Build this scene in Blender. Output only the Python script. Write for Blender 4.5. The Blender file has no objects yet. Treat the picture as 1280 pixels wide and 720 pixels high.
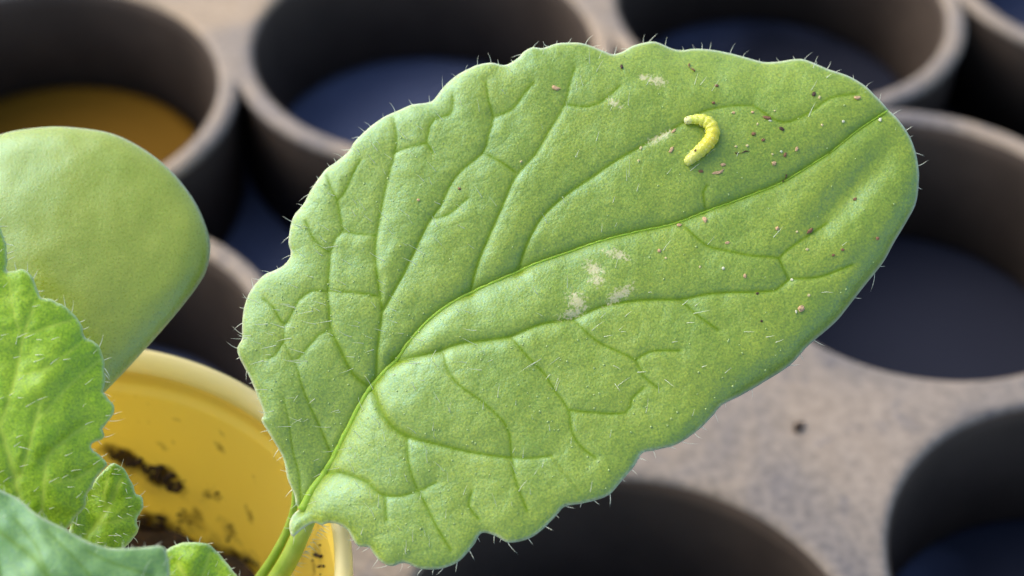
import bpy, bmesh, math, random
import numpy as np
from mathutils import Matrix, Vector, noise as mnoise, geometry as mgeo

random.seed(7)
rng = np.random.default_rng(7)
scene = bpy.context.scene
col = scene.collection

# ------------------------------------------------------------------ camera
P = 0.060                       # pitch of the tray cups, metres
FZ = 0.3774                     # tray top above the floor, in pitches
F_PX = 2221.2285                # focal length in photo pixels (1280 wide)
TILT, ROLL, YAW = 0.8111, 0.0317, -0.2508
CAM = np.array([0.2869, -3.8014, 2.7788 + FZ]) * P
Rm = (Matrix.Rotation(YAW, 3, 'Z') @ Matrix.Rotation(TILT, 3, 'X') @ Matrix.Rotation(ROLL, 3, 'Z'))
RN = np.array([list(r) for r in Rm])
cd = bpy.data.cameras.new('camera')
cam = bpy.data.objects.new('camera', cd)
col.objects.link(cam)
M4 = Rm.to_4x4(); M4.translation = Vector(CAM)
cam.matrix_world = M4
cd.sensor_width = 36.0
cd.lens = F_PX * 36.0 / 1280.0
cd.clip_start = 0.005; cd.clip_end = 50.0
cd.dof.use_dof = True
cd.dof.focus_distance = 2.74 * P
cd.dof.aperture_fstop = 19.0
scene.camera = cam
scene.render.resolution_x = 1024; scene.render.resolution_y = 576

# ------------------------------------------------------------------ light
SUN_EL, SUN_AZ = math.radians(44), math.radians(-50)    # behind the leaf, to the left
w = bpy.data.worlds.new('World'); scene.world = w; w.use_nodes = True
nt = w.node_tree
bg = nt.nodes['Background']
sky = nt.nodes.new('ShaderNodeTexSky'); sky.sky_type = 'NISHITA'
sky.sun_disc = False; sky.sun_elevation = SUN_EL; sky.sun_rotation = SUN_AZ
sky.air_density = 1.0; sky.dust_density = 3.0; sky.ozone_density = 0.7
nt.links.new(sky.outputs[0], bg.inputs[0]); bg.inputs[1].default_value = 0.15
sd = bpy.data.lights.new('sun', 'SUN'); sd.energy = 1.0; sd.angle = math.radians(60)
sd.color = (1.0, 0.97, 0.92)
sun = bpy.data.objects.new('sun', sd); col.objects.link(sun)
sdir = Vector((math.cos(SUN_EL) * math.sin(SUN_AZ), math.cos(SUN_EL) * math.cos(SUN_AZ), math.sin(SUN_EL)))
sun.rotation_euler = sdir.to_track_quat('Z', 'Y').to_euler()
sun.location = sdir * 2
scene.view_settings.view_transform = 'Standard'
scene.view_settings.look = 'None'
scene.view_settings.exposure = 1.04
scene.view_settings.gamma = 1.0
scene.render.engine = 'CYCLES'
scene.cycles.use_denoising = True
scene.cycles.max_bounces = 6
scene.cycles.use_adaptive_sampling = True; scene.cycles.adaptive_threshold = 0.015

# ------------------------------------------------------------------ helpers
def tag(o, label=None, cat=None, group=None, kind=None):
    if label: o['label'] = label
    if cat: o['category'] = cat
    if group: o['group'] = group
    if kind: o['kind'] = kind
    return o

def link(name, me, mat=None, parent=None, loc=None):
    o = bpy.data.objects.new(name, me)
    col.objects.link(o)
    if mat is not None and not me.materials: me.materials.append(mat)
    if parent is not None: o.parent = parent
    if loc is not None: o.location = loc
    return o

def empty(name, loc):
    o = bpy.data.objects.new(name, None); col.objects.link(o); o.location = loc
    o.empty_display_size = 0.005
    return o

def mesh(name, verts, faces, smooth=True):
    me = bpy.data.meshes.new(name)
    me.from_pydata([tuple(v) for v in verts], [], [tuple(int(i) for i in f) for f in faces])
    me.validate()
    if smooth: me.polygons.foreach_set('use_smooth', np.ones(len(me.polygons), dtype=bool))
    me.update()
    return me

def attr(me, name, vals):
    a = me.attributes.new(name, 'FLOAT', 'POINT')
    a.data.foreach_set('value', np.asarray(vals, dtype=np.float32))

def ray(xy):
    xy = np.atleast_2d(np.asarray(xy, float))
    d = np.stack([(xy[:, 0] - 640) / F_PX, -(xy[:, 1] - 360) / F_PX, -np.ones(len(xy))], 1)
    return d @ RN.T

def at(x, y, depth):                      # photo pixel + depth in pitches -> world point
    return CAM + ray([(x, y)])[0] * depth * P

FWD, RIGHT, UP = -RN[:, 2], RN[:, 0], RN[:, 1]

class Plane:                              # a leaf's own plane, through a pixel at a depth
    def __init__(s, x, y, depth, up_deg=0.0, right_deg=0.0):
        a, b = math.radians(up_deg), math.radians(right_deg)
        n = -FWD * math.cos(a) * math.cos(b) + UP * math.sin(a) + RIGHT * math.sin(b)
        s.n = n / np.linalg.norm(n)
        s.o = at(x, y, depth)
        s.mmpx = depth * P / F_PX         # metres per pixel there
    def __call__(s, xy, h=0.0):
        d = ray(xy)
        t = ((s.o - CAM) @ s.n) / (d @ s.n)
        return CAM + d * t[:, None] + np.outer(np.broadcast_to(h, len(d)), s.n)

def spline(pts, step=3.0, closed=False):
    p = np.asarray(pts, float); n = len(p); out = []
    m = n if closed else n - 1
    for i in range(m):
        if closed: a, b, c, d = p[i - 1], p[i], p[(i + 1) % n], p[(i + 2) % n]
        else: a, b, c, d = p[max(i - 1, 0)], p[i], p[i + 1], p[min(i + 2, n - 1)]
        k = max(1, int(np.hypot(*(c - b)) / step))
        for t in np.arange(k) / k:
            out.append(.5 * (2 * b + (c - a) * t + (2 * a - 5 * b + 4 * c - d) * t * t + (3 * b - 3 * c + d - a) * t ** 3))
    if not closed: out.append(p[-1])
    return np.array(out)

def inside(pts, poly):
    r = np.zeros(len(pts), bool)
    x, y = pts[:, 0], pts[:, 1]
    for i in range(len(poly)):
        (x0, y0), (x1, y1) = poly[i - 1], poly[i]
        if y0 == y1: continue
        c = ((y0 > y) != (y1 > y)) & (x < (x1 - x0) * (y - y0) / (y1 - y0) + x0)
        r ^= c
    return r

def seg_dist(pts, line, want_t=False):
    """distance from points to a polyline; also the arc position 0..1 of the nearest point"""
    line = np.asarray(line, float)
    best = np.full(len(pts), 1e9); bt = np.zeros(len(pts)); bq = np.zeros((len(pts), 2)); side = np.zeros(len(pts))
    L = np.r_[0, np.cumsum(np.hypot(*np.diff(line, axis=0).T))]
    for i in range(len(line) - 1):
        a, b = line[i], line[i + 1]; ab = b - a; l2 = max(ab @ ab, 1e-9)
        t = np.clip(((pts - a) @ ab) / l2, 0, 1)
        q = a + t[:, None] * ab
        v = pts - q
        d = np.hypot(v[:, 0], v[:, 1])
        m = d < best
        best[m] = d[m]; bq[m] = q[m]; bt[m] = (L[i] + t[m] * (L[i + 1] - L[i])) / L[-1]
        side[m] = np.sign(ab[0] * v[m, 1] - ab[1] * v[m, 0])
    return best, bt, bq, side

def sheet(outline, step):
    """points spread inside an outline (its own points kept as the border) -> points, triangles, distance to the border"""
    lo, hi = outline.min(0) - step, outline.max(0) + step
    ring = np.vstack([outline, outline[:1]])
    L = np.r_[0, np.cumsum(np.hypot(*np.diff(ring, axis=0).T))]
    k = int(L[-1] / step); u = np.arange(k) * L[-1] / k
    rim = np.stack([np.interp(u, L, ring[:, 0]), np.interp(u, L, ring[:, 1])], 1)
    ys = np.arange(lo[1], hi[1], step * .866); xs = np.arange(lo[0], hi[0], step)
    gx, gy = np.meshgrid(xs, ys); gx = gx + (np.arange(len(ys)) % 2)[:, None] * step * .5
    p = np.stack([gx.ravel(), gy.ravel()], 1) + rng.uniform(-.08, .08, (gx.size, 2)) * step
    p = p[inside(p, rim)]
    d = seg_dist(p, np.vstack([rim, rim[:1]]))[0]
    ok = d > .62 * step; p, d = p[ok], d[ok]
    allp = np.vstack([rim, p])
    ed = [(i, (i + 1) % k) for i in range(k)]
    vo, eo, fo_, ov, oe, of = mgeo.delaunay_2d_cdt([Vector(q) for q in allp], ed, [], 1, 1e-5)
    src = np.array([o[0] if o else -1 for o in ov])
    dd = np.r_[np.zeros(k), d]
    q = np.array([(v.x, v.y) for v in vo])
    return q, [tuple(reversed(f)) for f in fo_], np.where(src >= 0, dd[np.maximum(src, 0)], 0)

def fbm(pts, scale, seed=0.0, oct=3):
    return np.array([mnoise.fractal(Vector((x * scale + seed, y * scale - seed, seed * .37)), 1.0, 2.0, oct) for x, y in pts])

def gauss(pts, cx, cy, sx, sy=None, ang=0.0):
    sy = sy or sx
    c, s = math.cos(ang), math.sin(ang)
    dx, dy = pts[:, 0] - cx, pts[:, 1] - cy
    u, v = c * dx + s * dy, -s * dx + c * dy
    return np.exp(-(u / sx) ** 2 - (v / sy) ** 2)

def tube_mesh(name, path, radii, sides=12, caps=True, flat=1.0, ref=None):
    V, Fc = [], []
    path = [Vector(p) for p in path]
    n = len(path); prev = None
    for i, p in enumerate(path):
        t = (path[min(i + 1, n - 1)] - path[max(i - 1, 0)]).normalized()
        if prev is None:
            r = Vector(ref) if ref is not None else (Vector((0, 0, 1)) if abs(t.z) < .9 else Vector((1, 0, 0)))
        else: r = prev
        a = (r - t * r.dot(t)).normalized(); b = t.cross(a); prev = a
        for k in range(sides):
            th = 2 * math.pi * k / sides
            V.append(p + (a * math.cos(th) * flat + b * math.sin(th)) * radii[i])
    for i in range(n - 1):
        for k in range(sides):
            k2 = (k + 1) % sides
            Fc.append((i * sides + k, i * sides + k2, (i + 1) * sides + k2, (i + 1) * sides + k))
    if caps:
        Fc.append(tuple(range(sides - 1, -1, -1))); Fc.append(tuple((n - 1) * sides + k for k in range(sides)))
    return mesh(name, V, Fc)

def lathe(name, prof, seg=96, closed=False):
    V, Fc = [], []
    for r, z in prof:
        for k in range(seg):
            th = 2 * math.pi * k / seg
            V.append((r * math.cos(th), r * math.sin(th), z))
    n = len(prof)
    for i in range(n if closed else n - 1):
        j = (i + 1) % n
        for k in range(seg):
            k2 = (k + 1) % seg
            Fc.append((i * seg + k, i * seg + k2, j * seg + k2, j * seg + k))
    return mesh(name, V, Fc)

# ------------------------------------------------------------------ materials
def newmat(name):
    m = bpy.data.materials.new(name); m.use_nodes = True
    t = m.node_tree; b = t.nodes['Principled BSDF']
    return m, t, b

def N(t, kind, **kw):
    n = t.nodes.new(kind)
    for k, v in kw.items():
        if k in n.inputs: n.inputs[k].default_value = v
        else: setattr(n, k, v)
    return n

def noise_tex(t, scale, detail=3, rough=.55, coord='Object', dist=0.0):
    c = N(t, 'ShaderNodeTexCoord')
    n = N(t, 'ShaderNodeTexNoise', Scale=scale, Detail=detail, Roughness=rough, Distortion=dist)
    t.links.new(c.outputs[coord], n.inputs['Vector'])
    return n.outputs['Fac']

def ramp(t, fac, stops):
    r = N(t, 'ShaderNodeValToRGB')
    e = r.color_ramp.elements
    e[0].position, e[0].color = stops[0][0], (*stops[0][1], 1)
    e[1].position, e[1].color = stops[-1][0], (*stops[-1][1], 1)
    for p, c in stops[1:-1]:
        x = e.new(p); x.color = (*c, 1)
    t.links.new(fac, r.inputs[0])
    return r.outputs[0]

def mix(t, fac, a, b, mode='MIX'):
    m = N(t, 'ShaderNodeMix', data_type='RGBA', blend_type=mode)
    for s, v in ((0, fac), (6, a), (7, b)):
        if isinstance(v, (int, float)): m.inputs[s].default_value = v
        elif isinstance(v, tuple): m.inputs[s].default_value = (*v, 1)
        else: t.links.new(v, m.inputs[s])
    return m.outputs[2]

def math_n(t, op, a, b=None, clamp=False):
    m = N(t, 'ShaderNodeMath', operation=op, use_clamp=clamp)
    for s, v in ((0, a), (1, b)):
        if v is None: continue
        if isinstance(v, (int, float)): m.inputs[s].default_value = v
        else: t.links.new(v, m.inputs[s])
    return m.outputs[0]

def g3(v): return (v, v, v)

def bump(t, b, layers):
    prev = None
    for fac, strength, dist in layers:
        n = N(t, 'ShaderNodeBump'); n.inputs['Strength'].default_value = strength; n.inputs['Distance'].default_value = dist
        t.links.new(fac, n.inputs['Height'])
        if prev is not None: t.links.new(prev, n.inputs['Normal'])
        prev = n.outputs[0]
    t.links.new(prev, b.inputs['Normal'])

def pebble(t, scale):
    c = N(t, 'ShaderNodeTexCoord'); v = N(t, 'ShaderNodeTexVoronoi', Scale=scale)
    t.links.new(c.outputs['Object'], v.inputs['Vector'])
    return math_n(t, 'SUBTRACT', 1.0, v.outputs['Distance'])

def leaf_mat(name, c1, c2, vein, rough=.42, sss=.4, grain=1.0, spec=.9, coat=.08, net=0.0, speck=1.0):
    m, t, b = newmat(name)
    c = ramp(t, noise_tex(t, 180, 4), [(.35, c1), (.65, c2)])
    fine = noise_tex(t, 4600, 2, .6)
    c = mix(t, speck, c, ramp(t, fine, [(.28, (.68, .73, .8)), (.5, g3(1.0)), (.72, (1.34, 1.26, 1.05))]), 'MULTIPLY')
    av = N(t, 'ShaderNodeAttribute', attribute_name='vein')
    vf = ramp(t, math_n(t, 'MULTIPLY', av.outputs['Fac'], .1), [(.08, g3(.95)), (.26, g3(.45)), (.65, g3(0))])
    c = mix(t, vf, c, vein)
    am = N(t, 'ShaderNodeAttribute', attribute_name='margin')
    c = mix(t, am.outputs['Fac'], c, (.62, .68, .50))  # leaf edge paler than the blade, with backlit rim light painted in
    layers = [(noise_tex(t, 900, 3), .22, .00016), (pebble(t, 4600), .4 * grain, .00005), (noise_tex(t, 9000, 2), .3 * grain, .00004)]
    if net:                                   # the finest veins: a faint net between the drawn ones
        co = N(t, 'ShaderNodeTexCoord'); wn = N(t, 'ShaderNodeTexNoise', Scale=500, Detail=2)
        t.links.new(co.outputs['Object'], wn.inputs['Vector'])
        vm = N(t, 'ShaderNodeVectorMath', operation='MULTIPLY_ADD'); t.links.new(wn.outputs['Color'], vm.inputs[0])
        vm.inputs[1].default_value = (.0016,) * 3; t.links.new(co.outputs['Object'], vm.inputs[2])
        vr = N(t, 'ShaderNodeTexVoronoi', Scale=430, feature='DISTANCE_TO_EDGE'); t.links.new(vm.outputs[0], vr.inputs['Vector'])
        lines = ramp(t, vr.outputs['Distance'], [(.0, g3(1)), (.055, g3(.35)), (.12, g3(0))])
        c = mix(t, math_n(t, 'MULTIPLY', lines, net), c, vein)
        hgt = ramp(t, vr.outputs['Distance'], [(.0, g3(0)), (.10, g3(.75)), (.3, g3(1))])
        layers.insert(0, (hgt, .16, .00010))
    asx = N(t, 'ShaderNodeAttribute', attribute_name='scrape')
    sn = noise_tex(t, 3300, 3, .7)
    sf = math_n(t, 'ADD', asx.outputs['Fac'], math_n(t, 'MULTIPLY', math_n(t, 'SUBTRACT', sn, .5), 3.0))
    sf = math_n(t, 'MULTIPLY', math_n(t, 'SUBTRACT', sf, .40), 2.0, True)
    sf = math_n(t, 'MULTIPLY', sf, math_n(t, 'MULTIPLY', asx.outputs['Fac'], 3.0, True), True)
    c = mix(t, math_n(t, 'MULTIPLY', sf, .8), c, (.62, .56, .28))
    t.links.new(c, b.inputs['Base Color'])
    rg = ramp(t, fine, [(.3, g3(rough - .12)), (.7, g3(rough + .15))])
    t.links.new(rg, b.inputs['Roughness'])
    b.inputs['Subsurface Weight'].default_value = sss
    b.inputs['Subsurface Radius'].default_value = (.55, 1.0, .18)
    b.inputs['Subsurface Scale'].default_value = .0004
    t.links.new(math_n(t, 'MULTIPLY', math_n(t, 'SUBTRACT', 1.0, math_n(t, 'MULTIPLY', vf, .85)), spec), b.inputs['Specular IOR Level'])
    b.inputs['IOR'].default_value = 1.50
    b.inputs['Specular Tint'].default_value = (.36, .76, 1.0, 1)
    if coat:
        b.inputs['Coat Weight'].default_value = coat; b.inputs['Coat Roughness'].default_value = .28
        b.inputs['Sheen Weight'].default_value = .12; b.inputs['Sheen Roughness'].default_value = .45; b.inputs['Sheen Tint'].default_value = (.72, .92, 1.0, 1)
    bump(t, b, layers)
    return m

MAT = {}
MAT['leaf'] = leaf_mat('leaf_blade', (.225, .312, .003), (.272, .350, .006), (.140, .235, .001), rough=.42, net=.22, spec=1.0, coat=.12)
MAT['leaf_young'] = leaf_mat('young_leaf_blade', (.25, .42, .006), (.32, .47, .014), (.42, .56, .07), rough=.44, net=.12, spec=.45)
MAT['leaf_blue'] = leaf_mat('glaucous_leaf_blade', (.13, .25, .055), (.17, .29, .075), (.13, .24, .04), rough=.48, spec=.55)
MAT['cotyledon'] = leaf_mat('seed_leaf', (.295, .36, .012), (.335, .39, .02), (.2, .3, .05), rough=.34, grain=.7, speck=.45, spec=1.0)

def simple(name, c, rough=.5, sss=0, spec=.5, trans=0.0):
    m, t, b = newmat(name)
    b.inputs['Base Color'].default_value = (*c, 1); b.inputs['Roughness'].default_value = rough
    b.inputs['Specular IOR Level'].default_value = spec
    if sss:
        b.inputs['Subsurface Weight'].default_value = sss; b.inputs['Subsurface Radius'].default_value = (1, .9, .5)
        b.inputs['Subsurface Scale'].default_value = .0006
    if trans: b.inputs['Transmission Weight'].default_value = trans
    return m
MAT['hair'] = simple('leaf_hair', (.72, .76, .56), .3)
MAT['bump'] = simple('hair_base', (.36, .48, .16), .25)

def stem_mat():
    m, t, b = newmat('stem')
    c = ramp(t, noise_tex(t, 500, 4), [(.35, (.25, .38, .04)), (.7, (.36, .48, .09))])
    t.links.new(c, b.inputs['Base Color']); b.inputs['Roughness'].default_value = .4
    b.inputs['Subsurface Weight'].default_value = .5; b.inputs['Subsurface Radius'].default_value = (.6, 1, .2); b.inputs['Subsurface Scale'].default_value = .001
    bump(t, b, [(noise_tex(t, 2500, 3), .4, .0001)])
    return m
MAT['stem'] = stem_mat()
MAT['rib'] = leaf_mat('leaf_rib', (.25, .40, .025), (.31, .45, .04), (.25, .40, .03), rough=.5, sss=.6)

def plastic(name, dusty):
    m, t, b = newmat(name)
    if dusty:
        big = noise_tex(t, 34, 5, .6, dist=.6)
        c = ramp(t, big, [(.30, (.13, .12, .13)), (.44, (.24, .19, .14)), (.58, (.37, .265, .155)), (.8, (.46, .32, .175))])
        sp = noise_tex(t, 170, 4, .6)
        sx = N(t, 'ShaderNodeSeparateXYZ'); tc = N(t, 'ShaderNodeTexCoord'); t.links.new(tc.outputs['Object'], sx.inputs[0])
        gr = math_n(t, 'ADD', math_n(t, 'MULTIPLY', math_n(t, 'SUBTRACT', sx.outputs['X'], sx.outputs['Y']), 5.0), math_n(t, 'MULTIPLY', noise_tex(t, 25, 3), .9))
        c = mix(t, ramp(t, gr, [(.0, g3(0)), (.75, g3(.8))]), c, ramp(t, big, [(.38, (.085, .082, .092)), (.50, (.155, .135, .118)), (.64, (.225, .185, .148))]))
        c = mix(t, ramp(t, sp, [(.30, g3(.75)), (.40, g3(0))]), c, (.07, .07, .085))
        c = mix(t, .35, c, ramp(t, noise_tex(t, 900, 3), [(.3, (.09, .085, .08)), (.7, (.40, .34, .28))]))
        b.inputs['Roughness'].default_value = .75
    else:
        c = ramp(t, noise_tex(t, 60, 4), [(.35, (.050, .038, .030)), (.7, (.080, .060, .046))])
        b.inputs['Roughness'].default_value = .7
        b.inputs['Specular IOR Level'].default_value = .08
    t.links.new(c, b.inputs['Base Color'])
    bump(t, b, [(noise_tex(t, 700, 4), .3, .0003)])
    return m
MAT['dusty'] = plastic('dusty_tray_plastic', True)
MAT['dark'] = plastic('dark_tray_plastic', False)

def floor_mat():
    m, t, b = newmat('floor')
    c = ramp(t, noise_tex(t, 22, 4), [(.35, (.085, .10, .165)), (.65, (.12, .14, .225))])
    # a broad darker patch in the floor colour under the right-hand cups
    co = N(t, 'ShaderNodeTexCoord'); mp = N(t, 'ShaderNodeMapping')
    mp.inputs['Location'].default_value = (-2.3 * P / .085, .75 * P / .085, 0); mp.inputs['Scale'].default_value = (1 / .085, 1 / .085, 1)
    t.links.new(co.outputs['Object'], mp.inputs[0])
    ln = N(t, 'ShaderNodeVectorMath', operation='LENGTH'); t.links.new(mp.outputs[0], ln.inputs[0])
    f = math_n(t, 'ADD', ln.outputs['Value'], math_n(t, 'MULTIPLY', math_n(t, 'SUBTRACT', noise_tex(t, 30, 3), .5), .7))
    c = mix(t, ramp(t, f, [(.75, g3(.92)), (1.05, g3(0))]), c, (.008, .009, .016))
    t.links.new(c, b.inputs['Base Color']); b.inputs['Roughness'].default_value = .7; b.inputs['Specular IOR Level'].default_value = .15
    return m
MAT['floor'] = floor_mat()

def pot_mat(name, c1, c2, dirty):
    m, t, b = newmat(name)
    c = ramp(t, noise_tex(t, 45, 3), [(.3, c1), (.7, c2)])
    if dirty:
        ad = N(t, 'ShaderNodeAttribute', attribute_name='dirt')
        n1 = noise_tex(t, 420, 4, .65); n2 = noise_tex(t, 130, 3, .6)
        f = math_n(t, 'ADD', ad.outputs['Fac'], math_n(t, 'ADD', math_n(t, 'MULTIPLY', math_n(t, 'SUBTRACT', n1, .5), 1.7), math_n(t, 'MULTIPLY', math_n(t, 'SUBTRACT', n2, .5), .8)))
        c = mix(t, ramp(t, f, [(.40, g3(0)), (.62, g3(.35)), (.95, g3(.95))]), c, (.055, .026, .010))
    t.links.new(c, b.inputs['Base Color']); b.inputs['Roughness'].default_value = .35
    tr = N(t, 'ShaderNodeBsdfTranslucent'); t.links.new(c, tr.inputs[0])
    ms = N(t, 'ShaderNodeMixShader'); ms.inputs[0].default_value = .5
    t.links.new(b.outputs[0], ms.inputs[1]); t.links.new(tr.outputs[0], ms.inputs[2])
    t.links.new(ms.outputs[0], t.nodes['Material Output'].inputs['Surface'])
    return m
MAT['pot'] = pot_mat('yellow_pot_plastic', (1.0, .80, .16), (1.0, .82, .19), True)
MAT['pot_rim'] = pot_mat('pale_pot_rim', (.97, .87, .45), (.98, .90, .52), False)

def soil_mat():
    m, t, b = newmat('soil')
    c = ramp(t, noise_tex(t, 700, 4), [(.35, (.016, .009, .005)), (.7, (.07, .038, .02))])
    t.links.new(c, b.inputs['Base Color']); b.inputs['Roughness'].default_value = .9
    return m
MAT['soil'] = soil_mat()
MAT['crumb_brown'] = simple('brown_crumb', (.20, .10, .045), .8)
MAT['crumb_dark'] = simple('dark_crumb', (.06, .03, .015), .7)
MAT['crumb_tan'] = simple('tan_crumb', (.50, .33, .17), .8)
MAT['crumb_pale'] = simple('pale_crumb', (.55, .48, .22), .8)
MAT['crumb_white'] = simple('white_crumb', (.62, .62, .42), .8)

# ------------------------------------------------------------------ floor and tray
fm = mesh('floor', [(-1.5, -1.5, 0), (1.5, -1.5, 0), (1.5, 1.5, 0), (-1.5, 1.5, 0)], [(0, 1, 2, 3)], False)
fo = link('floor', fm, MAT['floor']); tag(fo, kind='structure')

R, RW = 0.4519, 0.054
IS, JS = range(-1, 5), range(-1, 4)           # columns; rows (row j is at y = -j)
tray = empty('plant_tray', (1.5 * P, -1.0 * P, 0))
tag(tray, 'dusty dark plastic tray of round open cups joined by flat webs', 'tray')
TO = np.array([1.5, -1.0])
def plate_sdf(q):
    """negative inside the plate; q in pitches"""
    i = np.clip(np.round(q[:, 0]), IS[0], IS[-1]); j = np.clip(np.round(-q[:, 1]), JS[0], JS[-1])
    d = np.hypot(q[:, 0] - i, q[:, 1] + j)
    hole = R - d                                             # >0 in a hole
    gap = np.full(len(q), -1.0)
    yi = np.floor(-q[:, 1]).astype(int)                      # row of webs between j and j+1
    open_row = (yi % 2 == 0)
    gap[open_row] = (d - (R + RW))[open_row]                 # outside the rings in an open row
    x0, x1, y0, y1 = IS[0] - .53, IS[-1] + .53, -JS[-1] - .53, -JS[0] + .53
    box = np.max(np.stack([x0 - q[:, 0], q[:, 0] - x1, y0 - q[:, 1], q[:, 1] - y1]), 0)
    return np.maximum(np.maximum(hole, gap), box)
bp, be = [], []
def loop(pts_):
    b0 = len(bp); n = len(pts_); bp.extend(pts_); be.extend((b0 + a, b0 + (a + 1) % n) for a in range(n))
free = []
LIP = .022
offs = (.003, .008, .015, LIP, .034)
def circ(cx, cy, r, n): return [(cx + r * math.cos(2 * math.pi * a / n), cy + r * math.sin(2 * math.pi * a / n)) for a in range(n)]
for j in JS:
    for i in IS:
        loop(circ(i, -j, R, 120))
        for o in offs: free += circ(i + 1e-5, -j, R + o, 120)
a0 = math.acos(.5 / (R + RW))
for j in range(JS[0], JS[-1]):
    if j % 2: continue
    for i in range(IS[0], IS[-1]):
        g = []
        for k, (cx, cy) in enumerate(((i, -j - 1), (i + 1, -j - 1), (i + 1, -j), (i, -j))):    # arcs round the four cups, walked clockwise
            st_ = k * math.pi / 2
            arc = np.linspace(st_ + math.pi / 2 - a0, st_ + a0, 34)
            g += [(cx + (R + RW) * math.cos(t_), cy + (R + RW) * math.sin(t_)) for t_ in arc[:-1]]
            for o in offs[:3]: free += [(cx + (R + RW - o) * math.cos(t_), cy + (R + RW - o) * math.sin(t_)) for t_ in arc]
        loop(g)
x0, x1, y0, y1 = IS[0] - .53, IS[-1] + .53, -JS[-1] - .53, -JS[0] + .53
loop([(x0, y0), (x1, y0), (x1, y1), (x0, y1)])
hx, hy = np.meshgrid(np.arange(x0 + .02, x1, .03), np.arange(y0 + .02, y1, .03))
hp = np.stack([hx.ravel(), hy.ravel()], 1); hp = hp[plate_sdf(hp) < -.03]
free = np.array(free); free = free[plate_sdf(free) < -.002]
allp = np.vstack([np.array(bp), free, hp])
vo, _, fo2, _, _, _ = mgeo.delaunay_2d_cdt([Vector(q_) for q_ in allp], be, [], 0, 1e-6)
pq = np.array([(v.x, v.y) for v in vo])
tri = np.array([f for f in fo2 if len(f) == 3])
tri = tri[plate_sdf(pq[tri].mean(1)) < 0]
sv = np.minimum(plate_sdf(pq), 0)
zz = -LIP * (1 - np.sqrt(np.clip(1 - (1 - np.clip(-sv / LIP, 0, 1)) ** 2, 0, 1)))
zz += .004 * fbm(pq, 1.7, 3.1, 3)
V = np.c_[(pq - TO) * P, (zz + FZ) * P]
pm = mesh('top_plate', V, tri)
pl = link('top_plate', pm, MAT['dusty'], tray)
so = pl.modifiers.new('thickness', 'SOLIDIFY'); so.thickness = .0012; so.offset = -1
# one cup: an open tube hanging from the plate, a little conical
ro, ri, rb, th = R + .044, R - .003, .4262, .066
cup_me = lathe('cup', [(ri * P, (FZ - .014) * P), (ri * P, (FZ - .06) * P), (rb * P, .020 * P), ((rb + .012) * P, .012 * P), ((rb + th) * P, .02 * P),
                       (ro * P, (FZ - .06) * P), (ro * P, (FZ - .021) * P)], 72, True)
cup_me.materials.append(MAT['dark'])
for j in JS:
    for i in IS:
        link('cup', cup_me, None, tray, ((i - TO[0]) * P, (-j - TO[1]) * P, 0))

# yellow lid at the bottom of one cup
lm = lathe('lid', [(.0001, .0035), (.33 * P, .0035), (.37 * P, .0042), (.40 * P, .0042), (.408 * P, .0030), (.408 * P, .0004), (.39 * P, .0002), (.0001, .0002)], 64)
lo_ = link('yellow_dish', lm, None, None, (0, 0, .0004))
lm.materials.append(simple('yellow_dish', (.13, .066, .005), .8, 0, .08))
tag(lo_, 'round shallow yellow plastic dish lying on the floor inside a tray cup', 'dish')

# ------------------------------------------------------------------ the yellow pot
PX, PY = 0.0, -2.0
pot = empty('yellow_pot', (PX * P, PY * P, 0))
tag(pot, 'small yellow plastic pot with pale rim, standing in a tray cup', 'pot')
zt, rr, r0 = .564 + FZ, .489, .395
prof = [(.0001, .0015), (r0 * P - .0012, .0015), ((rr - .028) * P, (zt - .09) * P), ((rr - .020) * P, (zt - .085) * P), ((rr - .020) * P, (zt - .045) * P),
        ((rr - .004) * P, (zt - .045) * P), ((rr - .006) * P, (zt - .10) * P), (r0 * P, .0004), (.0001, .0004)]
fine = []
for (ra, za), (rb_, zb_) in zip(prof[:-1], prof[1:]):
    k = max(1, int(math.hypot(rb_ - ra, zb_ - za) / .0007))
    fine += [(ra + (rb_ - ra) * i / k, za + (zb_ - za) * i / k) for i in range(k)]
fine.append(prof[-1])
wall_me = lathe('pot_wall', fine, 256)
wv = np.zeros(len(wall_me.vertices) * 3); wall_me.vertices.foreach_get('co', wv); wv = wv.reshape(-1, 3) + [PX * P, PY * P, 0]
cc_ = (wv - CAM) @ RN
wpx = np.stack([640 + F_PX * cc_[:, 0] / -cc_[:, 2], 360 - F_PX * cc_[:, 1] / -cc_[:, 2]], 1)
dirt = np.zeros(len(wv))
DIRT = [(160,575,34,13,.5,1),(206,598,34,15,.4,1.1),(135,560,25,12,.3,.9),(190,662,32,30,0,1.15),(235,650,26,22,.5,.7),(262,618,20,13,.5,.7),(288,668,12,20,-.4,.75),(312,642,5,14,-.3,.7),(168,494,7,5,.2,.9),
        (205,560,14,5,.7,.7),(243,582,10,4,.9,.6),(275,560,12,5,.6,.5),(300,570,10,4,.8,.5),(226,527,16,4,.4,.45),(290,700,50,26,.3,.8),(398,690,14,40,.1,.7),(172,468,4,6,0,.6),(320,605,7,12,-.6,.4),(186,520,5,4,0,.5),(283,517,4,3,0,.5),(280,545,10,4,.8,.4),(250,610,30,20,.3,.35)]
for q_ in range(55): DIRT.append((random.uniform(150, 420), random.uniform(470, 710), random.uniform(3, 9), random.uniform(2, 4), random.uniform(.2, 1.2), random.uniform(.35, .75)))
for x, y, a, b, an, k in DIRT: dirt = np.maximum(dirt, k * gauss(wpx, x, y, a, b, an))
attr(wall_me, 'dirt', dirt)
bo = link('pot_wall', wall_me, MAT['pot'], pot)
ri_ = rr - .026
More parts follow.
